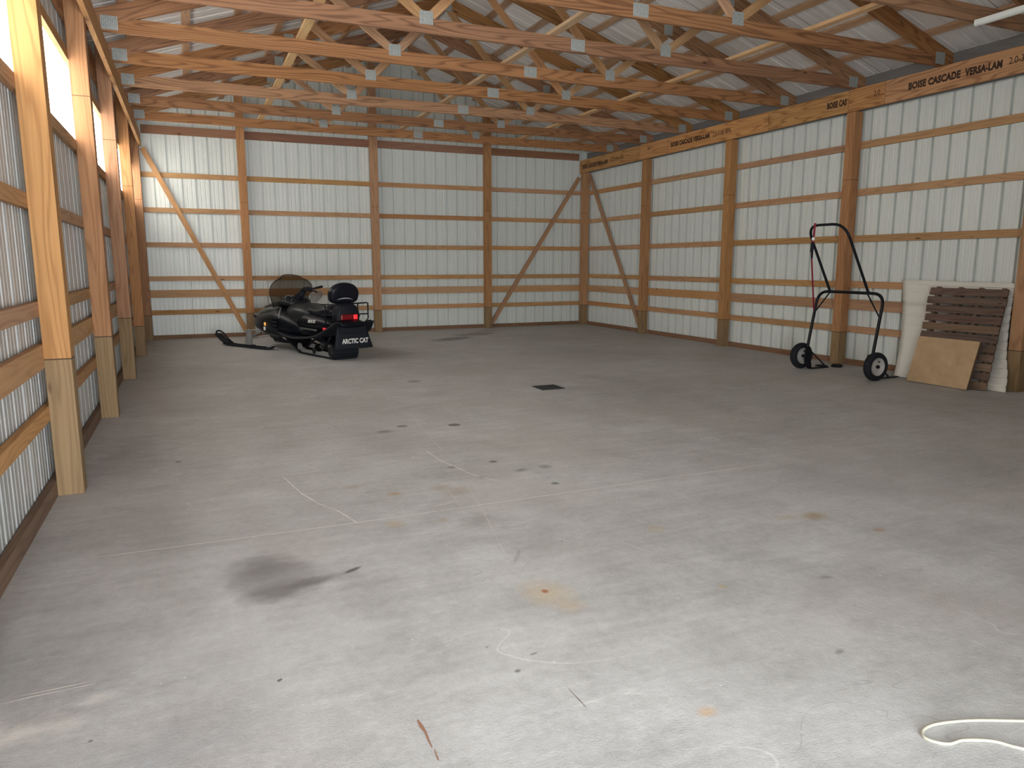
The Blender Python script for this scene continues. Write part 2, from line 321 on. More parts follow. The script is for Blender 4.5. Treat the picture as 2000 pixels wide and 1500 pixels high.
# ------------------------------------------------------------------ setting: floor, walls, roof
mb = MB()
mb.quad((XL-.12, -3, 0), (XR+.12, -3, 0), (XR+.12, YB+.3, 0), (XL-.12, YB+.3, 0))
floor = mb.build('floor', M_floor, recalc=False); tag(floor, kind='structure')
def ribprofile(L0, L1, pitch=.2286):
    """(distance, depth outward) breakpoints of a ribbed sheet seen from its back"""
    pts = []; k0 = math.floor(L0/pitch); x = k0*pitch
    while x < L1+pitch:
        i = round(x/pitch); lap = (i % 4 == 0)
        pts += [(x-.018, 0), (x-.015, .036), (x+.015, .036), (x+.018, 0)]
        if lap: pts += [(x+.024, -.003), (x+.029, 0)]
        for m in (.33, .67):
            c_ = x+pitch*m+.0; pts += [(c_-.011, 0), (c_-.006, .0035), (c_+.006, .0035), (c_+.011, 0)]
        x += pitch
    return [(a, b) for a, b in pts if L0 < a < L1]
def ribwall(name, P, outward, along, L0, L1, zb, zt, mat, kind='structure', prof=None, parent=None):
    """P(along distance) origin; zb/zt functions or numbers"""
    P = Vector(P); ow = Vector(outward); al = Vector(along); mb = MB()
    pts = [(L0, 0)]+ribprofile(L0, L1)+[(L1, 0)]
    fz = lambda f, a: f(a) if callable(f) else f
    for (a, da), (b, db) in zip(pts[:-1], pts[1:]):
        A = P+al*a+ow*da; B = P+al*b+ow*db
        mb.quad(A+Vector((0, 0, fz(zb, a))), B+Vector((0, 0, fz(zb, b))), B+Vector((0, 0, fz(zt, b))), A+Vector((0, 0, fz(zt, a))))
    o = mb.build(name, mat, parent, recalc=False)
    s = o.modifiers.new('gauge', 'SOLIDIFY'); s.thickness = .001; s.offset = 0
    return tag(o, kind=kind)
WZ0, WZ1 = 2.43, 3.07                     # translucent strip in the left wall
TOPW = 3.85
# left wall: two sheets, below and above the translucent strip, as one object
mbw = []
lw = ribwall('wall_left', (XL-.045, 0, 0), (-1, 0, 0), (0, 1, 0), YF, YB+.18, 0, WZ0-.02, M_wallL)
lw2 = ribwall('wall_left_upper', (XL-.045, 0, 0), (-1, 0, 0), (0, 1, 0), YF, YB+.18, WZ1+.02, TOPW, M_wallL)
lw2.name = 'wall_left.001'
ribwall('wall_right', (XR+.045, 0, 0), (1, 0, 0), (0, 1, 0), YF, YB+.18, 0, TOPW, M_wall)
ribwall('wall_back', (0, YB+.185, 0), (0, 1, 0), (1, 0, 0), XL-.045, XR+.045, 0, lambda x: roof(x)+.060, M_wall)
# front wall with the open doorway the picture is taken from
mb = MB(); DX0, DX1, DZ = -.80, 1.95, 3.55
for x0, x1, z0 in ((XL-.05, DX0, 0), (DX1, XR+.05, 0), (DX0, DX1, DZ)):
    xs = [x0, x1] if not (x0 < XM < x1) else [x0, XM, x1]
    for a_, b_ in zip(xs[:-1], xs[1:]):
        mb.prism([(a_, YF, z0), (b_, YF, z0), (b_, YF, roof(b_)+.05), (a_, YF, roof(a_)+.05)], (0, -.03, 0), (0, 0, 1))
tag(mb.build('wall_front', M_wall), kind='structure')
# roof sheets
for side in (-1, 1):
    xe = XL-.35 if side < 0 else XR+.35
    def rz(x): return 3.81 + (x-XL if side < 0 else XR-x)/3 + .045
    mb = MB(); pts = [(YF-.3, 0)]+ribprofile(YF-.3, YB+.4)+[(YB+.4, 0)]
    for (a, da), (b, db) in zip(pts[:-1], pts[1:]):
        mb.quad((xe, a, rz(xe)+da*.25), (xe, b, rz(xe)+db*.25), (XM, b, rz(XM)+db*.25), (XM, a, rz(XM)+da*.25))
    o = mb.build('ceiling', M_roof, recalc=False); s = o.modifiers.new('gauge', 'SOLIDIFY'); s.thickness = .001; s.offset = 0
    tag(o, kind='structure')
# translucent window strip, one pane per bay
for n in range(6):
    y0, y1 = YB-(n+1)*S, YB-n*S
    o = ribwall('window_%d' % (n+1), (XL-.05, 0, 0), (-1, 0, 0), (0, 1, 0), y0+.0, y1, WZ0-.05, WZ1+.05, M_window)
mb = MB(); mb.box(XL-.038, XL, YF, YB+.14, -.01, .10); tag(mb.build('baseboard_left', M_skirt), kind='structure')
mb = MB(); mb.box(XR, XR+.038, YF, YB+.14, -.01, .075); tag(mb.build('baseboard_right', M_skirt), kind='structure')
mb = MB(); mb.box(XL-.038, XR+.038, YB+.14, YB+.178, -.01, .075); tag(mb.build('baseboard_back', M_skirt), kind='structure')

# floor marks: parts of the floor
def ribbon(name, pts, wd, mat, z=.0008, jag=0.):
    mb = MB(); P2 = []
    for (a, b) in zip(pts[:-1], pts[1:]):
        d = math.dist(a, b); k = max(1, int(d/.03)) if jag else max(1, int(d/.12))
        for i in range(k): P2.append((a[0]+(b[0]-a[0])*i/k, a[1]+(b[1]-a[1])*i/k))
    P2.append(pts[-1]); L = []
    for i, q in enumerate(P2):
        a = Vector(P2[max(i-1, 0)]); b = Vector(P2[min(i+1, len(P2)-1)]); t_ = (b-a).normalized(); n = Vector((-t_.y, t_.x))
        end = min(i, len(P2)-1-i); ww = wd*(.35 if end == 0 else 1)*(1+random.uniform(-.45, .45)*(1 if jag else .35)); c_ = Vector(q)+n*random.uniform(-1, 1)*jag
        L.append((c_-n*ww/2, c_+n*ww/2))
    for (a, b), (c_, d) in zip(L[:-1], L[1:]):
        mb.quad((a.x, a.y, z), (c_.x, c_.y, z), (d.x, d.y, z), (b.x, b.y, z))
    return mb.build(name, mat, floor, recalc=True)
LN = [('joint', [(-.513, 3.826), (.751, 3.80), (2.378, 3.814), (3.648, 3.825)], .0075, 0), ('joint', [(3.648, 3.825), (4.417, 3.76)], .006, 1),
('scratch', [(.475, 4.877), (.543, 4.433), (.612, 4.194), (.686, 4.035), (.720, 3.909), (.750, 3.782)], .008, 0),
('joint', [(3.510, 9.438), (3.631, 7.577)], .012, 1), ('scratch', [(1.805, 6.513), (1.706, 5.612), (1.657, 5.091)], .008, 1),
('scratch', [(1.544, 5.140), (1.553, 4.822), (1.601, 4.627), (1.637, 4.422), (1.746, 4.185)], .008, 0),
('scratch', [(1.382, 4.156), (1.360, 3.939), (1.342, 3.730)], .006, 1), ('scratch', [(1.526, 4.197), (1.482, 3.917), (1.438, 3.688), (1.373, 3.369), (1.315, 3.096), (1.324, 3.024)], .005, 1),
('scratch', [(1.212, 3.892), (1.284, 3.901), (1.366, 3.936)], .005, 0), ('scratch', [(1.205, 9.952), (1.314, 9.090), (1.353, 8.648), (1.342, 7.975)], .012, 1),
('scratch', [(1.570, 8.595), (1.723, 8.695), (1.833, 8.690)], .014, 0), ('scratch', [(1.470, 8.638), (1.494, 8.015)], .010, 1), ('scratch', [(2.249, 10.338), (2.370, 9.094)], .010, 1),
('scratch', [(2.741, 5.491), (2.669, 4.964), (2.670, 4.855)], .006, 1), ('joint', [(3.001, 5.511), (3.106, 5.001), (3.290, 4.550), (3.361, 3.818), (3.380, 3.217), (3.396, 2.979)], .006, 1),
('scratch', [(3.416, 3.469), (3.460, 3.193)], .005, 1), ('scratch', [(4.337, 4.058), (4.361, 3.814)], .008, 1), ('scratch', [(3.706, 3.031), (3.713, 2.630), (3.706, 2.391), (3.734, 2.146)], .004, 1),
('scratch', [(3.277, 2.538), (3.269, 2.313)], .004, 1), ('scratch', [(1.893, 3.063), (1.949, 2.875), (2.049, 2.641)], .0035, 1), ('scratch', [(2.187, 2.736), (2.215, 2.635)], .004, 1), ('scratch', [(2.20, 2.75), (2.24, 2.66)], .003, 1),
('scratch', [(-.643, 2.604), (-.561, 2.611), (-.377, 2.616)], .006, 0), ('scratch', [(-.592, 2.631), (-.378, 2.634)], .005, 0),
('scratch', [(2.283, 7.261), (2.166, 6.330)], .008, 1), ('scratch', [(2.308, 7.218), (2.213, 6.362)], .008, 1), ('scratch', [(2.333, 7.174), (2.260, 6.393)], .008, 1), ('scratch', [(2.359, 7.131), (2.307, 6.425)], .008, 1), ('scratch', [(2.383, 7.089), (2.356, 6.458)], .008, 1), ('scratch', [(2.408, 7.046), (2.405, 6.491)], .008, 1)]
for nm, pts, wd, fa in LN: ribbon('floor_'+nm, pts, wd, M_scratch2 if fa else M_scratch, jag=0 if nm == 'joint' else .001)
o = ribbon('floor_gouge', [(.554, 1.992), (.559, 1.927), (.559, 1.850)], .011, plain('brown_gouge', (.30, .165, .11), .9), jag=.0025)
ribbon('floor_gouge', [(.5585, 1.838), (.557, 1.79)], .011, bpy.data.materials['brown_gouge'], jag=.003)
ribbon('floor_crack', [(1.060, 1.956), (1.063, 1.841)], .003, plain('dark_crack', (.10, .06, .05), .9), jag=.0006)

# ------------------------------------------------------------------ posts
lefts = ['in the far left corner', 'next before the far left corner post', 'third back from the far end', 'second of the row from the open end', 'foremost one in view', 'beside the open end', 'closest to the doorway']
rights = ['in the far right corner', 'next to the far right corner post', 'third from the far corner', 'right behind the tubular wheeled frame', 'just right of the leaning cream sheet', 'beyond the leaning cream sheet', 'closest to the doorway']
treat = {0: .45, 1: .45, 2: .74, 3: .74, 4: .83, 5: .83, 6: .83}
def post(x0, x1, y0, y1, zt, mat, label, group, taper=False):
    mb = MB(); mb.box(x0, x1, y0, y1, 0, zt, (0, 0, 1))
    o = mb.build('wall_post', mat, bevel=.003); tag(o, label, 'post', group); return o
for n in range(7):
    y = YB-n*S
    post(XL, XL+PW, y, y+PW, 3.80, M_post[treat[n]], 'laminated pine post on the left wall, '+lefts[n], 'posts along the left wall')
    if n < 6: post(XR-PW, XR, y, y+PW, 3.38 if n else 3.66, M_post[.45], 'laminated pine post on the right wall, '+rights[n], 'posts along the right wall')
for (x0, lab) in ((.95, 'behind the snowmobile skis'), (3.415, 'just right of the snowmobile'), (5.84, 'meeting the foot of the right diagonal brace')):
    post(x0, x0+PW, YB, YB+PW, min(roof(x0), roof(x0+PW))-.005, M_post[.45], 'tall pine post on the back wall, '+lab, 'posts along the back wall')

# ------------------------------------------------------------------ girts
rows = [(.49, .089), (.83, .14), (1.105, .089), (1.72, .089), (2.33, .089), (2.95, .089)]
rowname = ['lowest', 'wide second', 'third', 'fourth', 'fifth', 'top']
bk = [XL-.038, 1.02, 3.485, 5.91, XR+.038]
bkn = ['left bay behind the diagonal brace', 'bay behind the snowmobile', 'middle right bay', 'right bay behind the diagonal brace']
for r, (z, h) in enumerate(rows):
    for b in range(4):
        x0, x1 = bk[b]+.001, bk[b+1]-.001; dz = random.uniform(-.006, .006)
        mb = MB(); mb.box(x0, x1, YB+.14, YB+.178, z-h/2+dz, z+h/2+dz)
        o = mb.build('wall_girt', M_wide if r == 1 else M_girt, bevel=.002)
        tag(o, '%s pine girt of the back wall, in the %s' % (rowname[r], bkn[b]), 'girt', 'girts on the back wall')
sidebay = ['far corner bay', 'second bay from the far corner', 'third bay from the far corner', 'fourth bay from the far corner', 'fifth bay from the far corner', 'bay by the doorway']
for r, (z, h) in enumerate(rows):
    for b in range(6):
        y1, y0 = YB-b*S+.07, YB-(b+1)*S+.07
        if b == 0: y1 = YB+.14
        if b == 5: y0 = YF
        y0 += .001; y1 -= .001; dz = random.uniform(-.006, .006)
        mb = MB(); mb.box(XR, XR+.038, y0, y1, z-h/2+dz, z+h/2+dz)
        tag(mb.build('wall_girt', M_wide if r == 1 else M_girt, bevel=.002), '%s pine girt of the right wall, %s' % (rowname[r], sidebay[b]), 'girt', 'girts on the right wall')
        zz = {4: 2.385, 5: 3.115}.get(r, z+(.02 if r < 4 else 0))
        mb = MB(); mb.box(XL-.038, XL, y0, y1, zz-h/2, zz+h/2)
        nm = {4: 'girt under the strip window', 5: 'girt over the strip window'}.get(r, rowname[r]+' pine girt')
        tag(mb.build('wall_girt', M_wide if r == 1 else M_girt, bevel=.002), '%s of the left wall, %s' % (nm, sidebay[b]), 'girt', 'girts on the left wall')

# ------------------------------------------------------------------ headers carrying the trusses
hz0, hz1 = 3.372, 3.648
hx0, hx1 = XR-PW-.044, XR-PW
segs = [(YB+.13, 12.46, 'in the far right corner'), (12.46, 11.53, 'short piece over the first post from the corner'), (11.53, 8.99, 'over the middle of the right wall'), (8.99, 7.51, 'ending at the joint over the wheeled frame'), (7.51, 6.95, 'short block right above the post behind the wheeled frame'), (6.95, 3.4, 'long piece with the biggest black lettering'), (3.4, YF+.02, 'piece nearest the doorway')]
hdr = []
for y1, y0, lab in segs:
    mb = MB(); mb.box(hx0, hx1, y0+.003, y1-.003, hz0, hz1, (0, 1, 0))
    o = mb.build('header_beam', M_lvl, bevel=.002); tag(o, 'orange laminated header beam on the right wall, '+lab, 'beam', 'laminated header pieces of the right wall'); hdr.append(o)
mb = MB(); mb.box(XR+.001, XR+.038, YF, YB+.13, 3.40, 3.82); tag(mb.build('outer_header', M_eaveshade), 'outer header board at the top of the right wall, toned for eave shade', 'beam')  # board made taller, its dark grey stands in for shade under the eave
mb = MB(); mb.box(XL+PW, XL+PW+.044, YF+.02, YB+.13, 3.43, 3.648, (0, 1, 0)); o = mb.build('header_beam', M_web, bevel=.002); tag(o, 'long header beam running over the left row of posts', 'beam')
mb = MB(); mb.box(XL-.038, XL, YF, YB+.13, 3.42, 3.66); tag(mb.build('outer_header', M_truss), 'outer header board against the metal at the top of the left wall', 'beam')
for b in range(4):
    x0 = [XL+.19, 1.02, 3.485, 5.91][b]; x1 = [1.02, 3.485, 5.91, XR-.19][b]
    mb = MB(); mb.box(x0+.001, x1-.001, YB+.14, YB+.178, 3.655, 3.80)
    tag(mb.build('gable_header', M_hdr), 'dark brown header board at the top of the back wall, '+bkn[b].replace(' behind the diagonal brace', ''), 'beam', 'header boards across the back wall')

def text(name, s, size, mat, parent, origin, X, Y, bold=0., shear=0., sx=1., spacing=1., align='LEFT', ext=.0004):
    cu = bpy.data.curves.new(name, 'FONT'); cu.body = s; cu.size = size; cu.offset = bold; cu.shear = shear; cu.extrude = ext; cu.space_character = spacing; cu.align_x = align; cu.resolution_u = 3
    tmp = bpy.data.objects.new(name, cu); C.objects.link(tmp)
    bpy.context.view_layer.update()
    me = bpy.data.meshes.new_from_object(tmp.evaluated_get(bpy.context.evaluated_depsgraph_get()))
    bpy.data.objects.remove(tmp)
    X = Vector(X).normalized(); Y = Vector(Y).normalized(); Z = X.cross(Y)
    m = Matrix((X*sx, Y, Z)).transposed().to_4x4(); m.translation = origin
    me.transform(m); me.materials.clear()
    return link(name, me, mat, parent)
tx = hx0-.0006
def htext(i, s, y, z, h, length, mat=M_ink, bold=.003, sp=1.0):
    o = text('lettering', s, h*1.38, mat, hdr[i], (tx, y, z), (0, -1, 0), (0, 0, 1), bold, spacing=sp)
    ys = [v.co.y for v in o.data.vertices]; cur = max(ys)-min(ys); k = length/cur
    for v in o.data.vertices: v.co.y = y+(v.co.y-y)*k
    return o
htext(5, 'BOISE CASCADE', 6.62, 3.475, .078, .66, bold=.0058, sp=1.06); htext(5, 'VERSA-LAM', 5.90, 3.475, .078, .42, bold=.0058, sp=1.06); htext(5, '2.0-3100', 5.42, 3.485, .075, .28, M_ink, .000)
htext(5, 'APA', 5.11, 3.485, .085, .18, bold=.005); htext(5, '2.0 12', 4.86, 3.50, .06, .2, M_ink2, .0)
htext(3, 'BOISE CAS', 7.87, 3.475, .078, .33, bold=.0058, sp=1.06); htext(4, '2.0', 7.12, 3.50, .07, .09, M_ink, .0)
htext(2, 'BOISE CASCADE VERSA-LAM', 11.45, 3.475, .078, 1.08, bold=.0058, sp=1.06); htext(2, '2.0-3100 APA', 10.28, 3.475, .078, .45, M_ink, .001); htext(2, '2.0', 9.08, 3.50, .07, .09, M_ink, .0)
htext(0, 'BOISE CASCADE VERSA-LAM', 14.75, 3.46, .078, 1.08, bold=.0058, sp=1.06); htext(0, '2.0-3100 APA', 13.55, 3.47, .078, .5, M_ink, .0)
htext(1, '2.0', 12.2, 3.52, .07, .09, M_ink, .0)

# ------------------------------------------------------------------ diagonal braces
def brace(a, b, wd, label):
    mb = MB(); mb.beam(a, b, wd, .089, .036); tag(mb.build('diagonal_brace', M_girt, bevel=.002), label, 'brace')
brace((-.62, YB+.12, 3.40), (.93, YB+.12, .12), (1, 0, 0), 'diagonal pine brace in the left corner of the back wall')
brace((8.15, YB+.12, 3.28), (6.03, YB+.12, .11), (1, 0, 0), 'diagonal pine brace in the right corner of the back wall')
brace((XR-.02, 14.70, 3.33), (XR-.02, 12.50, .06), (0, 1, 0), 'diagonal pine brace in the corner bay of the right wall')

# ------------------------------------------------------------------ trusses
NL, NR = 2.32, 5.17; QL, QR = (XL+XM)/2, (XR+XM)/2
TT = .038; RH = 5.325
def plate(x, z, w_, h_, par, name='truss_plate'):
    mb = MB(); mb.box(x-w_/2, x+w_/2, -TT/2-.0018, TT/2+.0018, z-h_/2, z+h_/2); return mb.build(name, M_galv, par)
def make_truss():
    root = empty('roof_truss')
    mb = MB(); mb.prism([(XL+.09, -TT/2, 3.65), (XR-.09, -TT/2, 3.65), (XR-.485, -TT/2, 3.793), (XL+.485, -TT/2, 3.793)], (0, TT, 0), (1, 0, 0)); mb.build('bottom_chord', M_truss, root)
    for s_ in (-1, 1):
        def X(d): return XL+d if s_ < 0 else XR-d
        mb = MB(); L = [(X(0), 3.65), (X(.07), 3.65), (X(.485), 3.793), (XM-s_*-.0, RH-.185), (XM, RH), (X(0), 3.81)]
        L = [(a, -TT/2, b) for a, b in L]
        mb.prism(L, (0, TT, 0), (1, 0, -s_/3)); mb.build('top_chord', M_truss, root)
    H_ = .089
    for a, b in (((NL-.045, 3.79), (QL+.02, roof(QL)-.19)), ((NL+.045, 3.79), (XM-.06, RH-.20)), ((NR-.045, 3.79), (XM+.06, RH-.20)), ((NR+.045, 3.79), (QR-.02, roof(QR)-.19))):
        mb = MB(); mb.beam((a[0], 0, a[1]+.02), (b[0], 0, b[1]), (0.3, 0, 1) if abs(a[0]-b[0]) > .5 else (1, 0, 0), H_, TT-.002); mb.build('web', M_web, root)
    for x, z, a, b in ((NL, 3.795, .14, .125), (NR, 3.795, .14, .125), (4.03, 3.725, .17, .12), (XL+.25, 3.735, .15, .13), (XR-.22, 3.735, .15, .13), (XM, RH-.13, .2, .17), (QL, roof(QL)-.12, .13, .13), (QR, roof(QR)-.12, .13, .13)):
        plate(x, z, a, b, root)
    return root
def copy_tree(o, parent=None):
    c_ = o.copy(); C.objects.link(c_); c_.parent = parent
    for ch in list(o.children): copy_tree(ch, c_)
    return c_
tr0 = make_truss()
ordn = ['', 'first', 'second', 'third', 'fourth', 'fifth', 'sixth', 'seventh', 'eighth', 'ninth', 'tenth', 'eleventh', 'twelfth']
for k in range(1, 13):
    o = tr0 if k == 1 else copy_tree(tr0)
    o.location = (0, YB-k*S/2+.02, 0)
    tag(o, 'wooden roof truss with galvanised plates, %s from the back wall' % ordn[k], 'roof truss', 'roof trusses')
# purlins over the top chords
sl = math.atan(1/3)
px = [-.62, -.05, .13+.0, .72, 1.30, 1.88, 2.46, 3.04, 3.60]
def purlin(x, lab):
    s_ = -1 if x < XM else 1; z = roof(x)+.020; mb = MB()
    mb.beam((x, YF, z), (x, YB+.13, z), (1, 0, -s_/3), .089, .036)
    tag(mb.build('roof_purlin', M_purlin), lab, 'purlin', 'purlins under the roof sheets')
xl = [-.44, .15, .74, 1.32, 1.90, 2.48, 3.06, 3.63]; xr = [7.90, 7.33, 6.78, 6.21, 5.64, 5.06, 4.48, 3.90]
for i, x in enumerate(xl): purlin(x, 'pine purlin under the left roof slope, %s up from the left eave' % ordn[i+1])
for i, x in enumerate(xr): purlin(x, 'pine purlin under the right roof slope, %s up from the right eave' % ordn[i+1])
for x, lab in ((1.28, 'left'), (3.72, 'middle'), (6.14, 'right')):
    mb = MB(); mb.beam((x, YF+.1, 3.810), (x, YB-.62, 3.810), (1, 0, 0), .089, .036)
    tag(mb.build('truss_runner', M_brace), 'pale pine runner lying on the truss bottom chords, %s of the three' % lab, 'brace', 'runners tying the trusses together')

# ------------------------------------------------------------------ strip light
fx = empty('strip_light', (6.955, 4.97, 3.62), 'white metal strip light fixture hung under the trusses at top right', 'ceiling light')
mb = MB()
prof = [(-.032, .030), (-.030, -.012), (-.014, -.024), (.014, -.024), (.030, -.012), (.032, .030)]
mb.prism([(a, -2.44, b) for a, b in prof], (0, 2.44, 0), (0, 1, 0)); mb.build('housing', M_fixture, fx, bevel=.002)
mb = MB()
for x_ in (-.010, .010): mb.revolve([(0, .0012), (.0045, .0012), (.0045, 0)], (x_, -.03, -.0245), (0, 0, -1), 12)
mb.build('knockout', M_blackm, fx)

# ------------------------------------------------------------------ floor drain, cord, small things
dr = empty('floor_drain', (3.645, 7.30, 0), 'dark square drain grate set in the middle of the concrete floor', 'drain')
mb = MB(); d_ = .142
for a_ in range(4):
    m_ = Matrix.Rotation(a_*math.pi/2, 3, 'Z'); p_ = [m_ @ Vector(q) for q in ((-d_, -d_, 0), (d_, -d_, 0), (d_-.014, -d_+.014, 0), (-d_+.014, -d_+.014, 0))]
    mb.prism(p_, (0, 0, .006), (1, 0, 0))
mb.build('frame', M_drain, dr)
mb = MB(); mb.box(-d_+.014, d_-.014, -d_+.014, d_-.014, .0005, .002)
for i in range(12): x_ = -.118+i*.0215; mb.box(x_-.006, x_+.006, -.126, .126, .002, .0055)
mb.build('grate', M_drain, dr)
def catmull(P, k=8, closed=False):
    P = [Vector(q) for q in P]; out = []; n = len(P)
    for i in range(n-1):
        p0 = P[max(i-1, 0)]; p1 = P[i]; p2 = P[i+1]; p3 = P[min(i+2, n-1)]
        for j in range(k):
            u_ = j/k; out.append(.5*((2*p1)+(p2-p0)*u_+(2*p0-5*p1+4*p2-p3)*u_*u_+(3*p1-p0-3*p2+p3)*u_**3))
    out.append(P[-1]); return out
cp = [(2.9, .98), (2.55, 1.10), (2.257, 1.236), (2.115, 1.301), (1.998, 1.333), (1.929, 1.328), (1.905, 1.297), (1.939, 1.257), (1.996, 1.250), (2.051, 1.226), (2.083, 1.202), (2.121, 1.153), (2.25, 1.03), (2.5, .85)]
mb = MB(); mb.tube(catmull([(a, b, .0048) for a, b in cp], 8), .0046, 10)
tag(mb.build('cord', M_rope, smooth=True), 'loop of off-white cord lying on the concrete at bottom right', 'cord')
mb = MB(); mb.revolve([(0, 0), (.068, 0), (.072, .006), (.072, .028), (.066, .034), (0, .034)], (7.99, 7.23, 0), (0, 0, 1), 28)
tag(mb.build('rubber_puck', M_rubber, smooth=True, angle=40), 'flat round black rubber disc on the floor beside the left tyre', 'disc')

# ------------------------------------------------------------------ wheeled tubular frame
def rounded(P, r, k=6):
    """polyline with its inner corners rounded"""
    P = [Vector(q) for q in P]; out = [P[0]]
    for i in range(1, len(P)-1):
        a = (P[i-1]-P[i]); b = (P[i+1]-P[i]); rr = min(r, a.length*.49, b.length*.49); A = P[i]+a.normalized()*rr; B = P[i]+b.normalized()*rr
        for j in range(k+1):
            u_ = j/k; out.append(A*(1-u_)**2+P[i]*2*u_*(1-u_)+B*u_*u_)
    out.append(P[-1]); return out
ct = empty('wheeled_frame', (7.45, 6.765, 0), 'black tubular steel hand cart with two big wheels by the right wall', 'hand cart')
def cl(p_): return Vector(p_)-Vector((7.45, 6.765, 0))
def part(pts, r, name, mat=M_tube, rd=.0, n=12):
    mb = MB(); q = [cl(a) for a in pts]; q = rounded(q, rd) if rd else q
    mb.tube(q, r, n); return mb.build(name, mat, ct, smooth=True, angle=50)
YW0, YW1 = 7.34, 6.17
ya, yb_ = YW0-.075, YW1+.075
part([(7.45, ya, .13), (7.50, ya, .45), (7.60, ya-.005, 1.03), (7.60, yb_+.005, 1.03), (7.50, yb_, .45), (7.45, yb_, .13)], .019, 'lower_frame', rd=.16)
part([(7.60, 7.07, 1.03), (7.40, 7.20, 1.45), (7.20, 7.10, 1.86), (7.20, 6.44, 1.86), (7.40, 6.56, 1.45), (7.60, 6.48, 1.03)][0:1]+[(7.215, 7.15, 1.86), (7.215, 6.56, 1.86), (7.60, 6.48, 1.03)], .0165, 'push_handle', rd=.19)
for s_, y_, yh in ((1, ya, 7.06), (-1, yb_, 6.48)):
    part([(7.585, yh, 1.02), (7.545, y_-s_*.0, .74)], .009, 'brace_rod')
    part([(7.46, y_, .30), (7.47, y_, .20), (7.46, y_-s_*.0, .05)], .014, 'lower_frame_foot')
for y_, yn in ((YW0, ya), (YW1, yb_)):
    wh = empty('wheel'); wh.parent = ct; wh.location = cl((7.45, y_, .172))
    mb = MB(); R_, hw = .172, .046
    prof = [(.105, -hw*.55), (.118, -hw*.9), (.140, -hw*1.05), (.160, -hw*.85), (.170, -hw*.45), (.172, 0), (.170, hw*.45), (.160, hw*.85), (.140, hw*1.05), (.118, hw*.9), (.105, hw*.55)]
    mb.revolve(prof, (0, 0, 0), (0, 1, 0), 48)
    for v in mb.v: v.z = max(v.z, -.170)
    mb.build('tyre', M_rubber, wh, smooth=True)
    mb = MB(); mb.revolve([(.0, -.020), (.028, -.020), (.045, -.012), (.070, -.010), (.084, -.022), (.100, -.030), (.108, -.038), (.108, -.030), (.09, .02), (.108, .03), (.108, .038), (.09, .03), (.05, .012), (0, .012)], (0, 0, 0), (0, 1, 0), 40)
    mb.build('rim', M_rim, wh, smooth=True, angle=40)
    mb = MB(); mb.revolve([(0, -.055), (.010, -.055), (.010, -.045), (.020, -.044), (.020, -.018)], (0, 0, 0), (0, 1, 0), 20); mb.revolve([(0, -.026), (.008, -.026), (.008, -.008)], (.03, 0, .058), (0, 1, 0), 12); mb.build('hub', M_blackm, wh, smooth=True, angle=40)
    # fork plate and prong on the inner side
    s_ = 1 if y_ > 7 else -1
    mb = MB(); mb.tube([cl((7.45, y_, .172)), cl((7.45, yn-s_*.02, .172))], .012, 10); mb.build('axle', M_blackm, ct)
    mb = MB(); yi = yn-s_*.012
    mb.prism([cl((7.425, yi, .30)), cl((7.475, yi, .31)), cl((7.515, yi, .12)), cl((7.54, yi, .012)), cl((7.47, yi, .012)), cl((7.415, yi, .10))], (0, -s_*.022, 0), (0, 0, 1)); mb.build('fork_plate', M_tube, ct, bevel=.004)
    mb = MB(); mb.box(.05, .38 if s_ > 0 else .50, yi-6.765-.03-s_*.01, yi-6.765+.03-s_*.01, .004, .016); mb.build('prong', M_tube, ct, bevel=.003)
    part([(7.475, yi-s_*.01, .27), (7.80, yi-s_*.01, .018)], .009, 'prong_stay')
mb = MB(); mb.box(.26, .36, 7.22-6.765, 7.34-6.765, .016, .034); mb.build('prong_pad', M_rubber, ct, bevel=.004)
# strap hanging from the handle
sp = empty('ratchet_strap', (7.21, 7.0, 1.86), 'dark red ratchet strap hanging from the handle of the wheeled frame', 'strap')
def ribbon3(pts, wd, th, side, name, mat, par, org):
    mb = MB(); P = [Vector(q)-Vector(org) for q in pts]; sd = Vector(side).normalized()
    for a, b in zip(P[:-1], P[1:]):
        d = (b-a).normalized(); n = d.cross(sd).normalized()
        mb.prism([a-sd*wd/2-n*th/2, b-sd*wd/2-n*th/2, b+sd*wd/2-n*th/2, a+sd*wd/2-n*th/2], n*th, d)
    return mb.build(name, mat, par)
O_ = (7.21, 7.0, 1.86)
ribbon3([(7.195, 7.0, 1.885), (7.188, 7.0, 1.84), (7.20, 7.02, 1.66), (7.20, 7.035, 1.50)], .028, .004, (.25, -1, 0), 'webbing', M_strap, sp, O_)
ribbon3([(7.20, 7.035, 1.50), (7.36, 7.14, 1.15), (7.53, 7.255, .79)], .022, .003, (.25, -1, 0), 'webbing', M_strap, sp, O_)
ribbon3([(7.192, 7.012, 1.712), (7.196, 7.018, 1.675)], .034, .012, (.25, -1, 0), 'white_tag', M_whitep, sp, O_)
ribbon3([(7.192, 7.022, 1.65), (7.195, 7.03, 1.53)], .034, .022, (.25, -1, 0), 'ratchet', M_blackm, sp, O_)
ribbon3([(7.185, 7.01, 1.53), (7.185, 7.012, 1.45)], .022, .012, (.25, -1, 0), 'ratchet_lever', M_blackm, sp, O_)

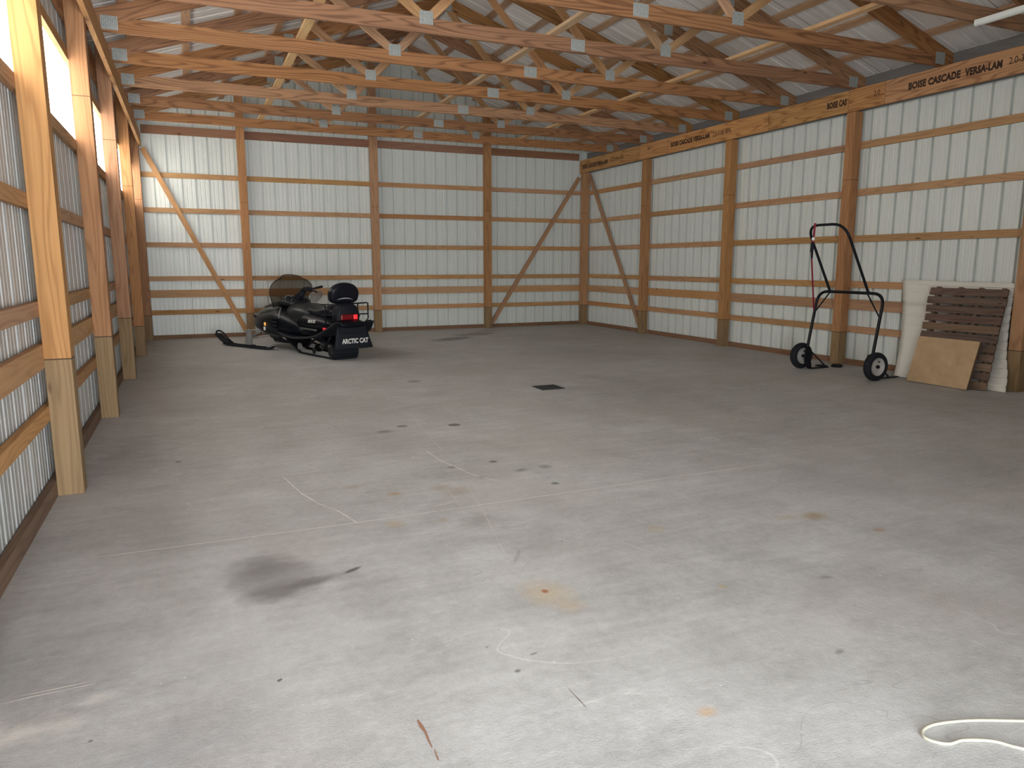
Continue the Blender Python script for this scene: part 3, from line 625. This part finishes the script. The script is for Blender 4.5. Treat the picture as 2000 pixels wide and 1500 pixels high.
# ------------------------------------------------------------------ leaning cream sheet
def leanpt(u_, v_):       # u 0 left..1 right, v 0 bottom..1 top
    B = Vector((7.985, 6.34, .004)).lerp(Vector((8.045, 5.00, .004)), u_); T = Vector((8.30, 6.58, 1.185)).lerp(Vector((8.30, 5.165, 1.175)), u_)
    p_ = B.lerp(T, v_); k = math.sin(math.pi*min(1, v_*1.0))
    p_.x += .085*k*(1-.4*v_); p_.x = min(p_.x, 8.335)
    p_.y += u_*.075*math.sin(math.pi*min(1, v_))*(1 if v_ > .3 else v_/.3)
    return p_
mb = MB(); nv, nu = 240, 20; idx = {}
for j in range(nv+1):
    v_ = j/nv; ph = (v_*12.0) % 1; rib = .013*max(0, 1-((ph-.5)/.5 if ph > .5 else (.5-ph)/.07))
    for i in range(nu+1):
        q = leanpt(i/nu, v_); q.x -= rib*(.12+.88*(i/nu)**1.2); idx[i, j] = len(mb.v); mb.v.append(q)
for j in range(nv):
    for i in range(nu): mb.face([idx[i, j], idx[i+1, j], idx[i+1, j+1], idx[i, j+1]])
o = mb.build('ribbed_sheet', M_sheet, smooth=True, angle=25); s_ = o.modifiers.new('gauge', 'SOLIDIFY'); s_.thickness = .004; s_.offset = 0
tag(o, 'cream coloured ribbed sheet leaning against the right wall behind the pallet', 'sheet')

# ------------------------------------------------------------------ pallet
def frame(o, org, right, upv):
    X = Vector(right).normalized(); U = Vector(upv); U = (U-X*U.dot(X)).normalized(); Z = X.cross(U)
    m = Matrix((X, U, Z)).transposed().to_4x4(); m.translation = org; o.matrix_world = m; return m
pa = empty('pallet', label='weathered dark wooden pallet standing on end against the cream sheet', cat='pallet')
frame(pa, (7.885, 6.035, .006), (.055, -.93, 0), (.245, .055, 1.12))
W_, Hh = .885, 1.145; nb = 11; pitch = Hh/nb
for i in range(nb):
    y0 = i*pitch+.004; jx = random.uniform(-.012, .012); x0, x1 = jx, W_+random.uniform(-.012, .012)
    hh = pitch*.80
    mb = MB(); z0 = .0
    mb.prism([(x0, y0, -.018), (x1, y0+random.uniform(-.005, .005), -.018), (x1, y0+hh, -.018), (x0+random.uniform(-.008, .008), y0+hh, -.018)], (0, 0, .018), (1, 0, 0))
    mb.build('deck_board', M_pallet2 if i in (2, 6, 0, 3) else M_pallet, pa, bevel=.002)
for i, x in enumerate((.075, .34, .57, .82)):
    mb = MB(); mb.prism([(x-.02, .004, -.094), (x+.02, .004, -.094), (x+.02, Hh, -.094), (x-.02, Hh, -.094)], (0, 0, .075), (0, 1, 0)); mb.build('stringer', M_pallet, pa)
# hardboard squares leaning on the pallet
pl = empty('hardboard_panel', label='light brown hardboard square leaning on the front of the pallet', cat='board')
frame(pl, (7.80, 6.01, .006), (-.012+.02, -.73, 0), (.155, .015, .53))
mb = MB(); mb.prism([(0, 0, 0), (.735, 0, 0), (.735, .55, 0), (0, .55, 0)], (0, 0, .006), (1, 0, 0)); mb.build('face_sheet', M_ply, pl)
mb = MB(); mb.prism([(.003, .002, -.026), (.738, .002, -.026), (.738, .548, -.026), (.003, .548, -.026)], (0, 0, .0255), (1, 0, 0)); mb.build('backing', M_plyedge, pl)

# ------------------------------------------------------------------ snowmobile (local frame: x forward, y right, z up mirrored to world by the root matrix)
sm = empty('snowmobile', label='black touring snowmobile with smoked windshield parked against the back wall', cat='snowmobile')
f_ = Vector((-.312, .95, 0)).normalized(); r_ = Vector((f_.y, -f_.x, 0))
m_ = Matrix((f_, -r_, Vector((0, 0, 1)))).transposed().to_4x4(); m_.translation = (2.03, 10.68, 0); sm.matrix_world = m_
# in the builder coordinates y means "to the right"; flip when building
def SB(mb, name, mat, smooth=True, par=None, angle=None, subsurf=0, bevel=0):
    for v in mb.v: v.y = -v.y
    o = mb.build(name, mat, par or sm, smooth=smooth, angle=angle, bevel=bevel)
    if subsurf: s = o.modifiers.new('sub', 'SUBSURF'); s.levels = subsurf; s.render_levels = subsurf
    return o
def loft(secs, name, mat, par=None, n=24, sub=1):
    mb = MB(); mb.loft([(a+(2.4, 0))[:6] if len(a) == 4 else ((a+(0,))[:6] if len(a) == 5 else a) for a in secs], n); return SB(mb, name, mat, par=par, subsurf=sub)
cowl = loft([(2.78, .10, .38, .48), (2.75, .19, .31, .53), (2.62, .28, .25, .57), (2.35, .36, .21, .62), (2.08, .41, .18, .665), (1.80, .42, .19, .70), (1.55, .42, .19, .72), (1.30, .38, .20, .66), (1.05, .33, .22, .58), (.92, .24, .28, .5)], 'cowl', M_black)
loft([(2.70, .12, .46, .555), (2.50, .25, .50, .64), (2.1, .33, .54, .71), (1.70, .33, .58, .745)], 'hood_panel', M_greyg, cowl)
loft([(2.42, .12, .58, .63), (2.36, .22, .58, .70), (2.15, .26, .60, .755), (1.9, .24, .62, .79), (1.75, .12, .65, .77)], 'headlamp_pod', M_grayp, cowl)
loft([(1.55, .15, .48, .74), (1.45, .25, .44, .775), (1.2, .29, .40, .79), (.95, .29, .38, .785), (.78, .24, .4, .75), (.7, .15, .45, .7)], 'fuel_tank', M_grayp)
side = loft([(1.2, .22, .38, .66), (1.05, .285, .34, .69), (.6, .285, .34, .655), (.25, .275, .36, .64), (.05, .24, .38, .6), (-.02, .18, .42, .55)], 'side_panel', M_black, sub=1)
loft([(1.0, .14, .68, .765), (.85, .19, .62, .755), (.6, .20, .58, .735), (.42, .21, .58, .755), (.28, .21, .58, .80), (.17, .19, .6, .795), (.12, .12, .64, .75)], 'seat', M_vinyl)
loft([(.10, .16, .45, .80), (.05, .20, .44, .83), (-.08, .20, .44, .83), (-.13, .17, .46, .81)], 'rear_box', M_blackm, sub=1)
# passenger backrest
mb = MB(); outl = []
for k in range(40):
    a = 2*math.pi*k/40; ca, sa = math.cos(a), math.sin(a); yy = .24*math.copysign(abs(ca)**(2/(2.1 if sa > 0 else 3)), ca); zz = (.165 if sa > 0 else .15)*math.copysign(abs(sa)**(2/(2.0 if sa > 0 else 4.5)), sa)
    outl.append((yy*(1-.06*(zz < 0)*1*abs(zz)/.15), .955+zz))
lay = [(-.085, .55), (-.08, .82), (-.055, .96), (-.01, 1.0), (.045, .96), (.07, .82), (.075, .55)]
b0 = len(mb.v)
for (sx, k) in lay:
    for (yy, zz) in outl: mb.v.append(Vector((sx+.03+(zz-.965)*-.15, yy*k, .965+(zz-.965)*k)))
for i in range(len(lay)-1):
    for k in range(40):
        l = (k+1) % 40; mb.face([b0+i*40+k, b0+i*40+l, b0+(i+1)*40+l, b0+(i+1)*40+k])
mb.face([b0+k for k in range(40)]); mb.face([b0+(len(lay)-1)*40+k for k in range(40)][::-1])
br = SB(mb, 'backrest', M_vinyl, subsurf=1)
mb = MB(); N_ = 14
for i in range(N_):
    a0 = -1+2*i/N_; a1 = -1+2*(i+1)/N_
    q = lambda a, o_: Vector((-.052-.012*(1-a*a), .13*a-.02, .872+.030*(1-a*a)-o_*(1-a*a*.9)))
    mb.quad(q(a0, 0), q(a1, 0), q(a1, .016), q(a0, .016))
SB(mb, 'trim_arc', plain('pale_arc', (.35, .36, .36), .4), par=br, smooth=False)
# windshield
mb = MB(); nu, nv = 24, 14
def wsp(i, j):
    a = -1+2*i/nu; t_ = j/nv; W = .28+.085*min(1, t_/.45) if t_ < .45 else .365*(1-.52*((t_-.45)/.55)**3)
    return Vector((2.00-.20*t_-.22*a*a*(1-.35*t_), W*math.sin(a*math.pi/2*.98)/1.0, .69+.52*t_-.06*a*a*t_**3))
for j in range(nv+1):
    for i in range(nu+1): mb.v.append(wsp(i, j))
for j in range(nv):
    for i in range(nu): a = j*(nu+1)+i; mb.face([a, a+1, a+nu+2, a+nu+1])
ws = SB(mb, 'windshield', M_smoke); s_ = ws.modifiers.new('gauge', 'SOLIDIFY'); s_.thickness = .004
edge = [wsp(0, j) for j in range(nv+1)]+[wsp(i, nv) for i in range(1, nu+1)]+[wsp(nu, j) for j in range(nv-1, -1, -1)]
mb = MB(); mb.tube(edge, .005, 8); SB(mb, 'edge_trim', M_blackm, par=ws)
# dash, gauges
dash = loft([(1.86, .14, .66, .74), (1.78, .26, .68, .80), (1.62, .27, .70, .855), (1.50, .24, .70, .86), (1.40, .15, .70, .81)], 'dashboard', M_grayp)
mb = MB(); ax = Vector((-1, -.35, .25)).normalized(); mb.revolve([(.055, -.06), (.062, .0), (.055, .012), (.045, .008), (.044, -.01), (0, -.012)], (1.47, -.17, .835), ax, 28); SB(mb, 'gauge_ring', M_greyg, par=dash)
mb = MB(); mb.revolve([(.0, .004), (.042, .002), (.043, -.01)], (1.47, -.17, .835), ax, 24); SB(mb, 'gauge_face', M_blackm, par=dash)
loft([(1.7, .05, .84, .86, 2.2, .02), (1.66, .10, .83, .885, 2.2, .02), (1.5, .10, .83, .89, 2.2, .02), (1.45, .05, .84, .87, 2.2, .02)], 'dash_cap', M_alu, dash)
# handlebar
hb = None
mb = MB(); mb.tube(catmull([(1.12, -.26, .875), (1.17, -.17, .90), (1.30, -.02, .965), (1.36, .12, .985), (1.385, .22, .99), (1.40, .36, 1.015)], 6), .013, 10); hb = SB(mb, 'handlebar', M_blackm)
mb = MB(); mb.tube([(1.52, 0, .78), (1.42, 0, .88), (1.33, .02, .965)], [.07, .06, .045], 12); SB(mb, 'steering_column', M_blackm, par=hb)
for p0, p1 in (((1.11, -.275, .872), (1.165, -.18, .895)), ((1.385, .24, .993), (1.405, .385, 1.018))):
    mb = MB(); mb.tube([p0, p1], .019, 12); SB(mb, 'grip', M_rubber, par=hb)
mb = MB(); mb.tube(catmull([(1.33, .02, .975), (1.34, .10, .96), (1.33, .2, .955), (1.36, .27, .93)], 5), .011, 8); SB(mb, 'brake_lever', M_blackm, par=hb)
mb = MB(); mb.box(1.26, 1.36, .02, .12, .955, 1.02); SB(mb, 'switch_block', M_blackm, par=hb, smooth=False, bevel=.01)
# right hand guard of clear plastic
mb = MB(); N_ = 28; ring = []
for k in range(N_):
    a = 2*math.pi*k/N_; ring.append(Vector((1.36, .245+.118*math.cos(a)*(1+.12*math.sin(a)), .865+.082*math.sin(a)+.02*math.cos(a))))
i0 = len(mb.v); mb.v.append(Vector((1.40, .245, .865)));
for q in ring: mb.v.append(q.copy())
for k in range(N_): mb.face([i0, i0+1+k, i0+1+(k+1) % N_])
hg = SB(mb, 'hand_guard', M_clear); s_ = hg.modifiers.new('gauge', 'SOLIDIFY'); s_.thickness = .003
mb = MB(); mb.tube(ring, .0055, 8, closed=True); SB(mb, 'guard_rim', M_alu, par=hg)
# nose bumper
mb = MB(); mb.tube(rounded([(2.45, -.30, .50), (2.70, -.24, .52), (2.83, -.12, .47), (2.83, .12, .47), (2.70, .24, .52), (2.45, .30, .50)], .08), .018, 10); SB(mb, 'nose_bumper', M_blackm)
# louvres on the left side of the cowl
for i in range(4):
    mb = MB(); z_ = .36+i*.055; mb.box(1.42, 1.60, -.430, -.405, z_, z_+.022); SB(mb, 'louvre', M_blackm, par=cowl, smooth=False, bevel=.004)
mb = MB(); mb.tube(catmull([(1.47, -.30, .70), (1.45, -.335, .64), (1.43, -.36, .57), (1.40, -.375, .50)], 5), .006, 8); SB(mb, 'hood_latch', M_alu, par=cowl)
mb = MB(); mb.revolve([(0, .012), (.026, .010), (.030, 0)], (1.82, -.424, .43), (0, -1, 0), 18); SB(mb, 'amber_reflector', M_amber, par=cowl)
mb = MB(); mb.box(1.83, 1.87, -.432, -.415, .33, .385); SB(mb, 'warning_sticker', M_whitep, par=cowl, smooth=False)
# belly strake
mb = MB(); mb.tube(catmull([(2.18, -.33, .40), (2.02, -.40, .31), (1.85, -.42, .27)], 5), [.004]*6+[.016]*4+[.004], 8); SB(mb, 'strake', M_greyg, par=cowl)
# tunnel and running boards
mb = MB(); mb.prism([(-.22, -.21, .50), (-.22, -.21, .40), (.2, -.21, .33), (1.25, -.21, .30), (1.35, -.21, .45), (.1, -.21, .52)], (0, .42, 0), (1, 0, 0)); tun = SB(mb, 'tunnel', M_blackm, smooth=False, bevel=.006)
for s_ in (-1, 1):
    pth = [(1.45, .335), (1.15, .285), (.88, .275), (.50, .305), (.15, .36), (-.05, .43), (-.20, .52), (-.27, .56)]
    mb = MB(); P3 = catmull([(a, 0, b) for a, b in pth], 4)
    for a, b in zip(P3[:-1], P3[1:]):
        y0, y1 = (s_*.205, s_*.40) if a.x > .0 else (s_*.205, s_*(.40+.35*min(0, a.x)))
        ys = sorted((y0, y1)); mb.prism([(a.x, ys[0], a.z-.012), (b.x, ys[0], b.z-.012), (b.x, ys[0], b.z+.012), (a.x, ys[0], a.z+.012)], (0, ys[1]-ys[0], 0), (1, 0, 0))
    SB(mb, 'running_board', M_blackm, smooth=False)
    mb = MB(); mb.tube([(q.x, s_*(.40+.35*min(0, q.x)), q.z) for q in P3], .012, 8); SB(mb, 'board_edge', M_grayp)
mb = MB(); mb.box(.34, .86, -.300, -.275, .405, .435); SB(mb, 'side_step', M_greyg, smooth=False, bevel=.01)
# track
def belt(r0):
    P = []
    for k in range(9): a = math.radians(-90-k*22.5); P.append((.085+r0*math.cos(a), .118+r0*math.sin(a)))
    P += [(.5, .118+r0+.03), (1.1, .40-.02+r0*.1), (1.55, .36+r0*.5)]
    for k in range(7): a = math.radians(100-k*28); P.append((1.60+r0*.85*math.cos(a), .30+r0*.85*math.sin(a)))
    P += [(1.12, .118-r0), (1.0, .118-r0)]
    return P
mb = MB(); oo = belt(.112); ii = belt(.085)
for yy0, yy1 in ((-.19, .19),):
    n = len(oo); b0 = len(mb.v)
    for (a, b) in oo: mb.v.append(Vector((a, yy0, b)))
    for (a, b) in oo: mb.v.append(Vector((a, yy1, b)))
    for (a, b) in ii: mb.v.append(Vector((a, yy0, b)))
    for (a, b) in ii: mb.v.append(Vector((a, yy1, b)))
    for i in range(n):
        j = (i+1) % n
        mb.face([b0+i, b0+j, b0+n+j, b0+n+i]); mb.face([b0+2*n+i, b0+3*n+i, b0+3*n+j, b0+2*n+j]); mb.face([b0+i, b0+2*n+i, b0+2*n+j, b0+j]); mb.face([b0+n+i, b0+n+j, b0+3*n+j, b0+3*n+i])
# lugs along the visible run
for i in range(22):
    x_ = .08+i*.05
    if x_ < 1.1: mb.box(x_-.008, x_+.008, -.185, .185, .0, .012)
for k in range(7):
    a = math.radians(-95-k*22); c_ = Vector((.085+.118*math.cos(a), 0, .118+.118*math.sin(a)))
    mb.beam((c_.x, -.18, c_.z), (c_.x, .18, c_.z), (math.cos(a), 0, math.sin(a)), .024, .014)
for v in mb.v: v.z = max(v.z, .003)
SB(mb, 'track', M_rubber, smooth=False)
for y_ in (-.182, .182):
    mb = MB(); mb.prism([(.10, y_-.01, .035), (1.05, y_-.01, .035), (1.15, y_-.01, .10), (1.02, y_-.01, .115), (.92, y_-.01, .085), (.45, y_-.01, .085), (.38, y_-.01, .105), (.22, y_-.01, .10), (.10, y_-.01, .09)], (0, .02, 0), (1, 0, 0)); SB(mb, 'slide_rail', M_alu, smooth=False)
for x_, z_, rr in ((.085, .118, .082), (1.10, .115, .055), (.62, .085, .045)):
    for y_ in (-.205, .18):
        mb = MB(); mb.revolve([(0, 0), (rr*.3, 0), (rr*.35, .008), (rr*.8, .008), (rr, 0), (rr, .025), (0, .025)], (x_, y_, z_), (0, 1, 0), 24); SB(mb, 'idler_wheel', M_alu if x_ > 1 else M_grayp, angle=40)
mb = MB(); mb.tube([(.95, -.16, .10), (.55, -.16, .30)], .014, 8); mb.tube([(.40, -.16, .10), (.16, -.16, .33)], .014, 8); mb.tube([(.85, -.15, .20), (.45, -.15, .30), (.3, -.15, .18)], .018, 8); mb.tube([(.6, -.17, .26), (.6, .17, .26)], .02, 8); mb.revolve([(0, -.01), (.03, -.01), (.03, .03)], (.47, -.17, .30), (0, 1, 0), 16); SB(mb, 'suspension_arm', M_blackm)
mb = MB(); mb.prism([(.70, -.16, .12), (.86, -.16, .12), (.80, -.16, .19), (.66, -.16, .18)], (0, .01, 0), (1, 0, 0)); SB(mb, 'shock_mount', M_alu, smooth=False)
# rear: fender, snow flap, lamps
loft([(.04, .19, .46, .60), (-.08, .215, .46, .61), (-.20, .225, .47, .58), (-.26, .215, .49, .55)], 'rear_fender', M_black)
mb = MB(); nu, nv = 10, 8
for j in range(nv+1):
    t_ = j/nv
    for i in range(nu+1):
        a = -1+2*i/nu; mb.v.append(Vector((-.20-.055*t_**1.4+.02*a*a, a*(.225+.085*t_), .53-.35*t_)))
for j in range(nv):
    for i in range(nu): a = j*(nu+1)+i; mb.face([a, a+1, a+nu+2, a+nu+1])
fl = SB(mb, 'snow_flap', M_rubber); s_ = fl.modifiers.new('gauge', 'SOLIDIFY'); s_.thickness = .006
def smtext(s, size, par, org, X, Y, length, bold, shear=0., name='lettering'):
    o = text(name, s, size, M_white, None, (0, 0, 0), (1, 0, 0), (0, 1, 0), bold, shear)
    xs = [v.co.x for v in o.data.vertices]; k = length/(max(xs)-min(xs)); x0 = min(xs)
    for v in o.data.vertices: v.co.x = (v.co.x-x0)*k
    X = Vector(X); X.y = -X.y; Y = Vector(Y); Y.y = -Y.y; X.normalize(); Y.normalize(); Z = X.cross(Y); org = Vector(org); org.y = -org.y
    m = Matrix((X, Y, Z)).transposed().to_4x4(); m.translation = org; o.data.transform(m); o.parent = par; return o
smtext('ARCTIC CAT', .092, fl, (-.252, -.20, .262), (0, 1, 0), (.12, 0, 1), .43, .0035, .12)
smtext('ARCTIC CAT', .058, side, (.60, -.2895, .520), (-1, 0, .03), (0, 0, 1), .25, .003, .15)
mb = MB(); mb.box(-.150, -.12, -.14, .13, .585, .665); tl = SB(mb, 'tail_light', M_red, smooth=False, bevel=.012)
mb = MB(); mb.box(-.156, -.13, .055, .12, .592, .660); SB(mb, 'lit_lens', M_redhot, par=tl, smooth=False, bevel=.01)
mb = MB(); mb.box(.06, .15, -.287, -.262, .435, .47); SB(mb, 'side_reflector', M_redm, smooth=False, bevel=.005)
# luggage rack
mb = MB(); R_ = .010
mb.tube(rounded([(.22, -.26, .80), (-.17, -.26, .815), (-.17, .285, .825), (.20, .285, .80)], .05), R_, 8)
mb.tube(rounded([(.25, -.25, .64), (-.15, -.25, .665), (-.16, -.25, .665)], .03), R_, 8)
mb.tube([(-.165, .285, .825), (-.165, .285, .60), (-.16, .24, .55)], R_, 8)
mb.tube([(-.165, .285, .665), (-.15, .16, .665), (-.14, .14, .60)], R_, 8)
mb.tube([(.12, .285, .81), (.12, .27, .56)], R_, 8); mb.tube([(-.165, -.25, .815), (-.165, -.25, .54)], R_, 8); mb.tube([(.10, -.26, .805), (.10, -.26, .50)], R_, 8)
SB(mb, 'luggage_rack', M_tube)
mb = MB(); mb.tube(rounded([(0, -.235, .52), (-.235, -.225, .545), (-.235, .225, .545), (0, .235, .52)], .05), .014, 8); mb.tube([(-.22, .20, .55), (-.21, .30, .565)], .018, 8); SB(mb, 'rear_bumper', M_tube)
# skis
def ski(l0):
    root = empty('ski'); root.parent = sm; root.location = (2.42, -l0, 0); root.rotation_euler = (0, 0, math.radians(13))
    pth = [(-.62, .045), (-.56, .02), (-.45, .008), (0, .006), (.45, .010), (.65, .03), (.58, .03), (.72, .08), (.83, .14), (.89, .175)]
    P3 = catmull([(a, 0, b) for a, b in pth], 4); mb = MB()
    for a, b in zip(P3[:-1], P3[1:]):
        def hw(x): return .035 if x < -.55 else (.07 if x < .7 else .07-(x-.7)*.06)
        h0, h1 = hw(a.x), hw(b.x)
        i = len(mb.v)
        for q, h in ((a, h0), (b, h1)): mb.v += [Vector((q.x, -h, q.z)), Vector((q.x, h, q.z)), Vector((q.x, h, q.z+.018)), Vector((q.x, -h, q.z+.018))]
        for k in range(4): mb.face([i+k, i+(k+1) % 4, i+4+(k+1) % 4, i+4+k])
        mb.face([i, i+1, i+2, i+3]); mb.face([i+7, i+6, i+5, i+4])
    for s_ in (-1, 1): mb.tube([(q.x, s_*.055, q.z+.02) for q in P3 if -.4 < q.x < .7], .012, 6)
    mb.build('ski_blade', M_rubber, root)
    mb = MB(); mb.tube(catmull([(.42, 0, .03), (.58, 0, .11), (.70, 0, .19), (.80, 0, .235), (.89, 0, .235), (.93, 0, .20), (.89, 0, .17)], 5), .014, 8); mb.build('tip_handle', M_rubber, root, smooth=True)
    mb = MB(); mb.prism([(-.05, -.03, .02), (.10, -.03, .02), (.04, -.03, .26), (.03, -.03, .31), (-.04, -.03, .30), (-.03, -.03, .26)], (0, .06, 0), (0, 0, 1)); mb.build('spindle', M_alu, root, bevel=.006)
    mb = MB(); mb.box(-.12, .12, -.035, .035, .012, .055); mb.build('saddle', M_blackm, root, bevel=.01)
    return root
ski(-.45); ski(.45)
for s_ in (-1, 1):
    mb = MB(); mb.tube([(2.42, s_*.43, .29), (2.20, s_*.28, .31)], .014, 8); mb.tube([(2.38, s_*.43, .16), (2.12, s_*.22, .22)], .014, 8); mb.tube([(2.40, s_*.40, .19), (2.18, s_*.26, .34)], .022, 8); SB(mb, 'suspension_link', M_alu)
